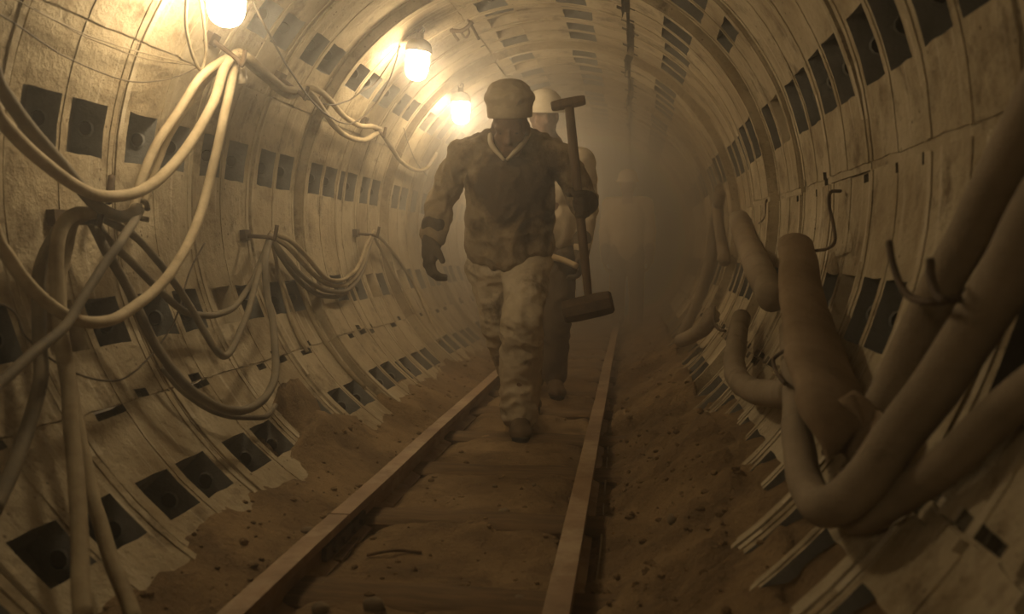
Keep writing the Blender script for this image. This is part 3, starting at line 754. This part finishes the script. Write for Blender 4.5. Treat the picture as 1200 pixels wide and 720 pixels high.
def blob(name, parts, voxel, mat, parent=None, smooth=4, wrinkle=0.0, wscale=9.0, wstretch=(1, 1, 1), origin=None):
    """union of overlapping volumes grown into one continuous skin"""
    mb = MB()
    for V, F in parts: mb.add(V, F)
    me = bpy.data.meshes.new(name+'_tmp'); me.from_pydata([tuple(v) for v in mb.V], [], mb.F)
    bm = bmesh.new(); bm.from_mesh(me); bmesh.ops.recalc_face_normals(bm, faces=bm.faces); bm.to_mesh(me); bm.free()
    tmp = bpy.data.objects.new(name+'_tmp', me); COL.objects.link(tmp)
    md = tmp.modifiers.new('r', 'REMESH'); md.mode = 'VOXEL'; md.voxel_size = voxel; md.use_smooth_shade = True
    ms = tmp.modifiers.new('s', 'SMOOTH'); ms.factor = 0.5; ms.iterations = smooth
    dg = bpy.context.evaluated_depsgraph_get()
    out = bpy.data.meshes.new_from_object(tmp.evaluated_get(dg)); out.name = name
    bpy.data.objects.remove(tmp); bpy.data.meshes.remove(me)
    if wrinkle:
        nr = [v.normal.copy() for v in out.vertices]
        for v, nn in zip(out.vertices, nr):
            q = Vector((v.co.x*wstretch[0], v.co.y*wstretch[1], v.co.z*wstretch[2]))*wscale
            h = 1.0 - 2*abs(noise.noise(q + Vector(noise.noise_vector(q*0.5))*0.8)) + 0.4*noise.noise(q*2.3)
            v.co += nn*(wrinkle*(h-0.5))
    o0 = Vector(origin) if origin is not None else Vector((0, 0, 0))
    if origin is not None:
        for v in out.vertices: v.co -= o0
    else:
        pass
    out.materials.clear(); out.materials.append(mat)
    out.polygons.foreach_set('use_smooth', [True]*len(out.polygons))
    o = bpy.data.objects.new(name, out)
    o.location = o0 - parent_world(parent)
    return link(o, parent)
def frame(fwd, up):
    """3x3 whose columns are right, forward, up"""
    f = Vector(fwd).normalized(); r = f.cross(Vector(up)).normalized(); u = r.cross(f)
    return Matrix(((r.x, f.x, u.x), (r.y, f.y, u.y), (r.z, f.z, u.z)))
def head_parts(c, H):
    """c: middle of the head, H: frame (right, forward, up); face looks along forward"""
    P = lambda x, y, z: Vector(c) + H @ Vector((x, y, z))
    parts = [ellipsoid(P(0, -0.012, 0.035), 0.076, 0.095, 0.085, H), ellipsoid(P(0, 0.022, -0.03), 0.060, 0.070, 0.080, H),
             capsule(P(-0.025, 0.055, -0.088), P(0.025, 0.055, -0.088), 0.026, 0.026),            # chin
             capsule(P(-0.045, 0.062, 0.022), P(0.045, 0.062, 0.022), 0.017, 0.017),               # brow
             capsule(P(0, 0.088, 0.012), P(0, 0.108, -0.026), 0.009, 0.015),                        # nose
             capsule(P(-0.013, 0.094, -0.030), P(0.013, 0.094, -0.030), 0.010, 0.010),
             capsule(P(-0.020, 0.083, -0.056), P(0.020, 0.083, -0.056), 0.008, 0.008),              # lips
             capsule(P(-0.018, 0.081, -0.068), P(0.018, 0.081, -0.068), 0.009, 0.009)]
    for s in (-1, 1):
        parts.append(ellipsoid(P(s*0.046, 0.058, -0.020), 0.021, 0.020, 0.022, H))                  # cheek
        parts.append(ellipsoid(P(s*0.078, -0.010, -0.008), 0.010, 0.020, 0.034, H))                 # ear
        parts.append(capsule(P(s*0.058, 0.0, -0.055), P(s*0.020, 0.055, -0.090), 0.018, 0.022))     # jaw
    return parts
def glove_relaxed(name, wrist, dirv, palm_n, thumb_side, curl, mat, parent, k=1.0):
    d = Vector(dirv).normalized(); n = Vector(palm_n); n = (n - d*n.dot(d)).normalized(); s = Vector(thumb_side); s = (s - d*s.dot(d) - n*s.dot(n)).normalized()
    w_ = Vector(wrist)
    parts = [capsule(w_ - d*0.07*k, w_ - d*0.005, 0.052*k, 0.043*k), capsule(w_, w_ + d*0.05*k, 0.040*k, 0.036*k)]
    for i in range(4):
        off = (0.033 - 0.022*i)*k
        b = w_ + d*0.085*k + s*off
        parts.append(capsule(w_ + d*0.03*k + s*off*0.8, b, 0.021*k, 0.018*k))
        lens = [(0.042, 0.028, 0.022), (0.047, 0.031, 0.024), (0.044, 0.029, 0.023), (0.034, 0.023, 0.020)][i]
        a = curl*0.5; p = b
        for j, L in enumerate(lens):
            q = p + (d*math.cos(a) + n*math.sin(a))*(L*k)
            parts.append(capsule(p, q, (0.0125-0.001*j)*k, (0.0115-0.001*j)*k, 4, 10)); p = q; a += curl*0.75
    t0 = w_ + d*0.02*k + s*0.032*k; t1 = t0 + (d*0.75 + s*0.55 + n*0.45).normalized()*0.045*k; t2 = t1 + (d*0.9 + n*0.55).normalized()*0.034*k
    parts += [capsule(t0, t1, 0.018*k, 0.014*k, 4, 10), capsule(t1, t2, 0.014*k, 0.012*k, 4, 10)]
    return blob(name, parts, 0.0042*k, mat, parent, 2)
def glove_grip(name, wrist, axis_p, axis_d, hr, mat, parent, k=1.0, sgn=1):
    """glove closed round a handle of radius hr whose axis passes axis_p along axis_d; wrist is where the forearm ends"""
    ad = Vector(axis_d).normalized(); ap = Vector(axis_p)
    e1 = (Vector(wrist) - ap); e1 = (e1 - ad*e1.dot(ad)).normalized()       # from the handle towards the wrist: the palm side
    e2 = ad.cross(e1)*sgn
    parts = [capsule(Vector(wrist) + (Vector(wrist)-ap).normalized()*0.04*k, Vector(wrist), 0.046*k, 0.042*k),
             capsule(Vector(wrist), ap + e1*(hr+0.026*k), 0.040*k, 0.030*k)]
    for i in range(4):
        h = (0.036 - 0.024*i)*k
        fr = (0.0135 if i < 3 else 0.012)*k; rr = hr + fr*0.85
        ang = [(-0.35, 1.6), (0.3, 1.25), (1.0, 1.05), (1.75, 1.0), (2.5, 1.0), (3.15, 1.0)]
        pts = [ap + ad*h + (e1*math.cos(a) + e2*math.sin(a))*rr*m_ for a, m_ in ang]
        for j in range(len(pts)-1): parts.append(capsule(pts[j], pts[j+1], fr*(1.12 if j < 2 else 1), fr, 4, 10))
        parts.append(capsule(ap + ad*h + e1*(hr+0.022*k), pts[0], 0.019*k, 0.017*k, 4, 10))
    fr = 0.0145*k
    tp = [ap + ad*0.045*k + (e1*math.cos(a) + e2*math.sin(a))*(hr+fr) * m_ for a, m_ in ((-0.3, 1.4), (-1.0, 1.1), (-1.7, 1.0), (-2.4, 1.0))]
    for j in range(3): parts.append(capsule(tp[j], tp[j+1] + ad*0.006*k, fr*1.1, fr, 4, 10))
    return blob(name, parts, 0.0042*k, mat, parent, 2)
def boot(name, ankle, toe, heel, mat, parent, k=1.0):
    ankle, toe, heel = Vector(ankle), Vector(toe), Vector(heel)
    f = (toe-heel); L = f.length; f.normalize()
    s = f.cross(Vector((0, 0, 1))).normalized()
    parts = [capsule(ankle + Vector((0, 0, 0.10)), ankle, 0.062*k, 0.056*k), capsule(ankle, heel + Vector((0, 0, 0.035)), 0.052*k, 0.040*k),
             capsule(ankle.lerp(toe, 0.35), toe - f*0.05 + Vector((0, 0, 0.028)), 0.050*k, 0.040*k), capsule(heel + Vector((0, 0, 0.03)), toe - f*0.05 + Vector((0, 0, 0.03)), 0.038*k, 0.043*k),
             capsule(toe - f*0.055 - s*0.018 + Vector((0, 0, 0.032)), toe - f*0.055 + s*0.018 + Vector((0, 0, 0.032)), 0.038*k, 0.038*k)]
    b = blob(name, parts, 0.007, mat, parent, 3)
    so = [capsule(heel + Vector((0, 0, 0.006)) + f*0.01, heel + f*0.08 + Vector((0, 0, 0.006)), 0.034*k, 0.032*k), capsule(heel + f*0.1 + Vector((0, 0, 0.006)), toe - f*0.045 + Vector((0, 0, 0.008)), 0.034*k, 0.044*k)]
    blob('boot_sole', [( [Vector((v.x, v.y, min(v.z, 0.016*k + (0 if False else heel.z*0.5+toe.z*0.5)))) for v in V], F) for V, F in so], 0.006, M['hole'], b, 1)
    return b

def chest_stain(m, c, r):
    """a large dark grease stain soaked into the cloth round the point c"""
    nt = m.node_tree; N, L = nt.nodes, nt.links; bs = N['Principled BSDF']
    col = bs.inputs['Base Color'].links[0].from_socket
    tc = N.new('ShaderNodeTexCoord')
    sub = N.new('ShaderNodeVectorMath'); sub.operation = 'SUBTRACT'; sub.inputs[1].default_value = c; L.new(tc.outputs['Object'], sub.inputs[0])
    mp = N.new('ShaderNodeVectorMath'); mp.operation = 'MULTIPLY'; mp.inputs[1].default_value = (1/r[0], 1/r[1], 1/r[2]); L.new(sub.outputs[0], mp.inputs[0])
    ln = N.new('ShaderNodeVectorMath'); ln.operation = 'LENGTH'; L.new(mp.outputs[0], ln.inputs[0])
    nz = N.new('ShaderNodeTexNoise'); nz.inputs['Scale'].default_value = 9; nz.inputs['Detail'].default_value = 6; L.new(tc.outputs['Object'], nz.inputs['Vector'])
    ad = N.new('ShaderNodeMath'); ad.operation = 'MULTIPLY_ADD'; ad.inputs[1].default_value = 2.2; L.new(nz.outputs['Fac'], ad.inputs[0]); L.new(ln.outputs['Value'], ad.inputs[2])
    mr = N.new('ShaderNodeMapRange'); mr.inputs['From Min'].default_value = 2.20; mr.inputs['From Max'].default_value = 1.75; mr.inputs['To Max'].default_value = 0.88; L.new(ad.outputs[0], mr.inputs['Value'])
    x = N.new('ShaderNodeMix'); x.data_type = 'RGBA'; L.new(mr.outputs[0], x.inputs['Factor']); L.new(col, x.inputs['A']); x.inputs['B'].default_value = (0.065, 0.040, 0.020, 1)
    L.new(x.outputs['Result'], bs.inputs['Base Color'])

# --- the man in front, carrying the hammer, leaning forward in mid-stride
def J(u, v, d): return at(u, v, d)
man = tag(empty('person', (at(605, 512, 4.0).x, 4.05, 0)), 'person in a pale cap and stained jacket striding with a hammer', 'person')
H1 = frame((0.02, -math.cos(0.50), -math.sin(0.50)), (0, 0, 1))
headc = J(598, 150, 3.77)
pel = J(596, 303, 4.10); chest = J(598, 212, 3.93); nb = J(598, 172, 3.86)
shR, shL = J(540, 182, 3.90), J(658, 184, 3.90)
elR, wrR = J(517, 236, 3.98), J(508, 276, 3.92)
elL, wrL = J(684, 236, 4.07), J(680, 238, 3.85)
hipR, hipL = J(575, 312, 4.12), J(617, 312, 4.06)
knR, anR = J(584, 384, 4.16), J(603, 450, 4.56)
knL, anL = J(612, 376, 3.86), J(609, 474, 3.98)
body = head_parts(headc, H1)
body += [capsule(headc + H1 @ Vector((0, -0.02, -0.05)), nb, 0.055, 0.062), capsule(nb, chest, 0.075, 0.12), capsule(chest, pel, 0.125, 0.12), capsule(shR, shL, 0.055, 0.055),
         capsule(shR, elR, 0.045, 0.036), capsule(elR, wrR, 0.036, 0.027), capsule(wrR, wrR + (wrR-elR).normalized()*0.07, 0.026, 0.022),
         capsule(shL, elL, 0.045, 0.036), capsule(elL, wrL, 0.036, 0.027), capsule(hipR, knR, 0.075, 0.05), capsule(knR, anR, 0.05, 0.035), capsule(hipL, knL, 0.075, 0.05), capsule(knL, anL, 0.05, 0.035), capsule(hipR, hipL, 0.08, 0.08)]
blob('body', body, 0.0075, M['skin'], man, 3)
for s in (-1, 1):
    V, F = ellipsoid(headc + H1 @ Vector((s*0.031, 0.066, 0.002)), 0.012, 0.010, 0.008, H1)
    mesh_obj('eye', V, F, M['eye'], man)
# jacket: loose, bulging over the shoulders, gathered at the hem
X = Vector((1, 0, 0))
jk = [capsule(shR + Vector((0.035, 0, -0.01)), shL - Vector((0.035, 0, 0.01)), 0.070, 0.070), ellipsoid(chest + Vector((0, -0.01, 0.03)), 0.205, 0.150, 0.17),
      capsule(J(575, 205, 3.92), J(574, 286, 4.05), 0.115, 0.122), capsule(J(621, 205, 3.92), J(620, 286, 4.05), 0.115, 0.120), capsule(J(598, 205, 3.90), J(596, 288, 4.02), 0.14, 0.14),
      capsule(nb + Vector((-0.05, 0.02, 0.03)), shR + Vector((0.02, 0, 0)), 0.066, 0.074), capsule(nb + Vector((0.05, 0.02, 0.03)), shL - Vector((0.02, 0, 0)), 0.066, 0.074),
      capsule(nb + Vector((-0.07, 0.02, 0.02)), nb + Vector((0.07, 0.02, 0.02)), 0.062, 0.062),
      capsule(shR, elR, 0.070, 0.070), capsule(elR, wrR, 0.070, 0.060), capsule(shL, elL, 0.070, 0.068), capsule(elL, wrL, 0.066, 0.054)]
chest_stain(M['jacket'], J(597, 218, 3.78), (0.25, 0.30, 0.29))
jacket = blob('jacket', jk, 0.0075, M['jacket'], man, 2, wrinkle=0.014, wscale=13.0, wstretch=(1.0, 1.0, 0.8))
tag(jacket, 'dirty work jacket with a dark stain over the chest')
# turned-up shirt collar
for s in (-1, 1):
    a0 = nb + Vector((s*0.088, -0.02, 0.055)); a1 = nb + Vector((s*0.066, -0.115, -0.005)); a2 = nb + Vector((s*0.006, -0.150, -0.075))
    tube('shirt_collar', [a0, a1, a2], [0.012, 0.013, 0.007], M['shirt'], man, sides=8)
tr = [capsule(hipR, knR, 0.112, 0.082), capsule(knR, anR, 0.080, 0.066), capsule(hipL, knL, 0.115, 0.095), capsule(knL, J(610, 440, 4.0), 0.098, 0.100), capsule(J(610, 440, 4.0), J(609, 482, 4.02), 0.100, 0.092), capsule(hipR, hipL, 0.125, 0.125), capsule(pel, pel + Vector((0, 0, 0.08)), 0.13, 0.12)]
trs = blob('trousers', tr, 0.0075, M['trousers'], man, 2, wrinkle=0.013, wscale=11.0, wstretch=(0.9, 0.9, 1.2))
tag(trs, 'baggy pale trousers with grimy knees')
# cap: band and puffed crown
cp = MB(); Ct = H1 @ Matrix.Rotation(0.0, 3, 'X')
cb = headc + H1 @ Vector((0, -0.014, 0.062))
Hc = frame((0.0, -math.cos(0.22), -math.sin(0.22)), (0, 0, 1))
cp.lathe([(0.094, -0.018), (0.099, -0.014), (0.101, 0.010), (0.101, 0.035), (0.099, 0.040)], cb, Hc, 28)
cap_band = cp.build('cap_band', M['cap'], man, True)
cr = [ellipsoid(cb + Hc @ Vector((0, -0.005, 0.066)), 0.113, 0.118, 0.058, Hc), ellipsoid(cb + Hc @ Vector((0, -0.005, 0.040)), 0.103, 0.108, 0.05, Hc), ellipsoid(cb + Hc @ Vector((0.004, -0.01, 0.098)), 0.094, 0.098, 0.048, Hc)]
blob('cap_crown', cr, 0.006, M['cap'], man, 3, wrinkle=0.005, wscale=20.0)
vz = MB()
vis = []
# gloves and boots
glove_relaxed('glove', wrR + (wrR-elR).normalized()*0.035, (wrR-elR).normalized() + Vector((0.05, -0.05, -0.4)), (0.75, 0.45, 0.1), (0.2, -1, 0), 0.85, M['glove'], man, 1.18)
hm_top, hm_bot = J(667, 126, 3.70), J(690, 352, 3.72)
hd = (hm_bot-hm_top).normalized()
grip_p = hm_top.lerp(hm_bot, 0.50)
glove_grip('glove', grip_p + Vector((0.016, 0.082, 0.010)), grip_p, -hd, 0.019, M['glove'], man, 1.22, sgn=-1)
bl = boot('boot', at(609, 488, 4.02), Vector((at(612, 515, 3.86).x, 3.84, 0.012)), Vector((at(606, 505, 4.1).x, 4.10, 0.012)), M['boot'], man)
br = boot('boot', at(609, 455, 4.60), Vector((at(628, 478, 4.50).x, 4.46, 0.015)), Vector((at(612, 470, 4.7).x, 4.66, 0.10)), M['boot'], man)
# the hammer
ham = tag(empty('sledgehammer', hm_bot), 'long dark sledgehammer held upright, heavy head hanging down', 'hammer')
tube('handle', [hm_top, hm_top.lerp(hm_bot, 0.3), hm_top.lerp(hm_bot, 0.7), hm_bot + hd*0.03], [0.020, 0.0215, 0.020, 0.017], M['handle'], ham, sides=14)
def block(name, c, ax, L, w1, w2, mat, parent):
    """eight-sided hammer head along ax, thicker at w1, faces w2"""
    ax = Vector(ax).normalized(); Q = frame(Vector((0, -1, 0)), ax.cross(Vector((0, -1, 0)))); 
    y = Vector((0, -1, 0)); y = (y - ax*y.dot(ax)).normalized(); z = ax.cross(y)
    prof = [(-0.5, w2*0.80), (-0.46, w2), (-0.22, w1), (0.22, w1), (0.46, w2), (0.5, w2*0.80)]
    V, F = [], []
    for t, r in prof:
        for k in range(8):
            a = math.pi/8 + k*math.pi/4
            V.append(Vector(c) + ax*(L*t) + (y*math.cos(a) + z*math.sin(a))*r)
    for i in range(5):
        for k in range(8): F.append((i*8+k, i*8+(k+1) % 8, i*8+8+(k+1) % 8, i*8+8+k))
    F.append(tuple(reversed(range(8)))); F.append(tuple(range(40, 48)))
    return auto_smooth(mesh_obj(name, V, F, mat, parent), 25)
hx = (J(718, 353, 3.72) - J(660, 366, 3.72))
block('hammer_head', J(689, 360, 3.72), hx, hx.length, 0.056, 0.052, M['iron'], ham)
tx = (J(686, 117, 3.70) - J(646, 125, 3.70))
block('cross_grip', J(666, 121, 3.70), tx, tx.length, 0.024, 0.021, M['handle'], ham)

# --- the man behind
m2 = tag(empty('person', (at(645, 460, 5.15).x, 5.1, 0)), 'person in dark trousers and pale helmet walking behind the man with the hammer', 'person')
h2 = J(638, 136, 5.0); H2 = frame((0.25, -0.92, -0.2), (0, 0, 1))
nb2, ch2, pe2 = J(645, 172, 5.05), J(650, 215, 5.08), J(648, 290, 5.12)
s2R, s2L = J(612, 185, 5.1), J(682, 187, 5.05); e2R, w2R = J(606, 245, 5.2), J(620, 290, 5.05); e2L, w2L = J(688, 245, 5.15), J(682, 290, 5.0)
hp2R, hp2L = J(632, 300, 5.12), J(658, 300, 5.12); k2R, a2R = J(622, 380, 5.2), J(626, 445, 5.5); k2L, a2L = J(652, 378, 5.08), J(650, 438, 5.15)
bd = head_parts(h2, H2) + [capsule(h2 + H2 @ Vector((0, -0.02, -0.05)), nb2, 0.055, 0.065), capsule(nb2, ch2, 0.08, 0.12), capsule(ch2, pe2, 0.12, 0.12), capsule(s2R, s2L, 0.055, 0.055),
     capsule(s2R, e2R, 0.042, 0.034), capsule(e2R, w2R, 0.034, 0.026), capsule(s2L, e2L, 0.042, 0.034), capsule(e2L, w2L, 0.034, 0.026), capsule(hp2R, k2R, 0.07, 0.05), capsule(k2R, a2R, 0.05, 0.034), capsule(hp2L, k2L, 0.07, 0.05), capsule(k2L, a2L, 0.05, 0.034)]
blob('body', bd, 0.010, M['skin'], m2, 3)
blob('jacket', [capsule(s2R + Vector((0.03, 0, 0)), s2L - Vector((0.03, 0, 0)), 0.085, 0.085), ellipsoid(ch2, 0.19, 0.14, 0.18), ellipsoid(J(648, 262, 5.1), 0.18, 0.14, 0.2), capsule(s2R, e2R, 0.08, 0.066), capsule(e2R, w2R, 0.066, 0.05), capsule(s2L, e2L, 0.08, 0.066), capsule(e2L, w2L, 0.066, 0.05)], 0.010, M['shirt'], m2, 3, wrinkle=0.012, wscale=8)
blob('trousers', [capsule(hp2R, k2R, 0.105, 0.085), capsule(k2R, a2R, 0.085, 0.07), capsule(hp2L, k2L, 0.105, 0.088), capsule(k2L, a2L, 0.088, 0.075), capsule(hp2R, hp2L, 0.115, 0.115)], 0.010, M['darkcloth'], m2, 3, wrinkle=0.012, wscale=8)
hl = MB(); cb2 = h2 + H2 @ Vector((0, -0.005, 0.04))
hl.lathe([(0.125, -0.016), (0.126, -0.010), (0.108, 0.0), (0.104, 0.03), (0.092, 0.07), (0.062, 0.10), (0.025, 0.115), (0.002, 0.117)], cb2, H2, 24); hl.build('helmet', M['whitehelmet'], m2, True)
glove_relaxed('glove', w2R + Vector((0, 0, -0.03)), (0.1, -0.1, -1), (1, 0, 0), (0, -1, 0), 0.7, M['glove'], m2, 1.1)
glove_relaxed('glove', w2L + Vector((0, 0, -0.03)), (0.0, -0.1, -1), (-1, 0, 0), (0, -1, 0), 0.9, M['glove'], m2, 1.1)
boot('boot', at(650, 446, 5.15), Vector((at(654, 464, 5.0).x, 4.98, 0.012)), Vector((at(650, 458, 5.2).x, 5.24, 0.012)), M['boot'], m2)
boot('boot', at(626, 445, 5.5), Vector((at(628, 455, 5.4).x, 5.38, 0.015)), Vector((at(626, 450, 5.6).x, 5.58, 0.09)), M['boot'], m2)
st = tag(tube('tool_handle', [J(646, 301, 4.98), J(660, 305, 4.95), J(676, 312, 4.90)], [0.019, 0.018, 0.017], M['palewood'], sides=12), 'pale wooden tool handle end held by the man behind', 'tool handle')

# --- the third man, a faint shape in the haze
m3 = tag(empty('person', (at(738, 385, 9.1).x, 9.1, 0)), 'faint distant person standing in the haze down the tunnel', 'person')
D3 = 9.1
def Q(x, y, z): return Vector((at(735, 293, D3).x + x, D3 + y, z*0.97 if z > 0.2 else z))
H3 = frame((0, -1, -0.1), (0, 0, 1)); h3 = Q(0, -0.05, 1.63)
b3 = head_parts(h3, H3) + [capsule(h3 - Vector((0, 0, 0.06)), Q(0, 0, 1.45), 0.055, 0.06), capsule(Q(0, 0, 1.4), Q(0, 0, 1.0), 0.11, 0.11), capsule(Q(-.17, 0, 1.42), Q(.17, 0, 1.42), .05, .05)]
for s in (-1, 1):
    b3 += [capsule(Q(s*.19, 0, 1.42), Q(s*.24, .03, 1.13), .042, .034), capsule(Q(s*.24, .03, 1.13), Q(s*.23, -.08, .88), .034, .025), capsule(Q(s*.09, 0, .95), Q(s*.10, -.03*s, .5), .07, .05), capsule(Q(s*.10, -.03*s, .5), Q(s*.10, .03, .1), .05, .035)]
blob('body', b3, 0.014, M['skin'], m3, 3)
jk3 = [ellipsoid(Q(0, 0, 1.25), .20, .14, .24), capsule(Q(-.15, 0, 1.42), Q(.15, 0, 1.42), .08, .08), ellipsoid(Q(0, 0, 1.0), .18, .14, .2)]
tr3 = [capsule(Q(-.08, 0, .95), Q(.08, 0, .95), .11, .11)]
for s in (-1, 1):
    jk3 += [capsule(Q(s*.19, 0, 1.42), Q(s*.24, .03, 1.13), .075, .062), capsule(Q(s*.24, .03, 1.13), Q(s*.23, -.08, .9), .062, .05)]
    tr3 += [capsule(Q(s*.09, 0, .93), Q(s*.10, -.03*s, .5), .1, .08), capsule(Q(s*.10, -.03*s, .5), Q(s*.10, .03, .14), .08, .07)]
blob('jacket', jk3, 0.014, M['shirt'], m3, 3, wrinkle=.01)
blob('trousers', tr3, 0.014, M['darkcloth'], m3, 3, wrinkle=.01)
hl = MB(); hl.lathe([(0.125, -0.016), (0.126, -0.010), (0.108, 0.0), (0.104, 0.03), (0.092, 0.07), (0.062, 0.10), (0.025, 0.115), (0.002, 0.117)], h3 + Vector((0, 0, 0.04)), H3, 20); hl.build('helmet', M['whitehelmet'], m3, True)
for s in (-1, 1):
    glove_relaxed('glove', Q(s*.23, -.09, .86), (0, -.2, -1), (-s, 0, 0), (0, -1, 0), 0.7, M['glove'], m3, 1.1)
    boot('boot', Q(s*.10, .03, .11), Q(s*.11, -.15, .012), Q(s*.10, .09, .012), M['boot'], m3)
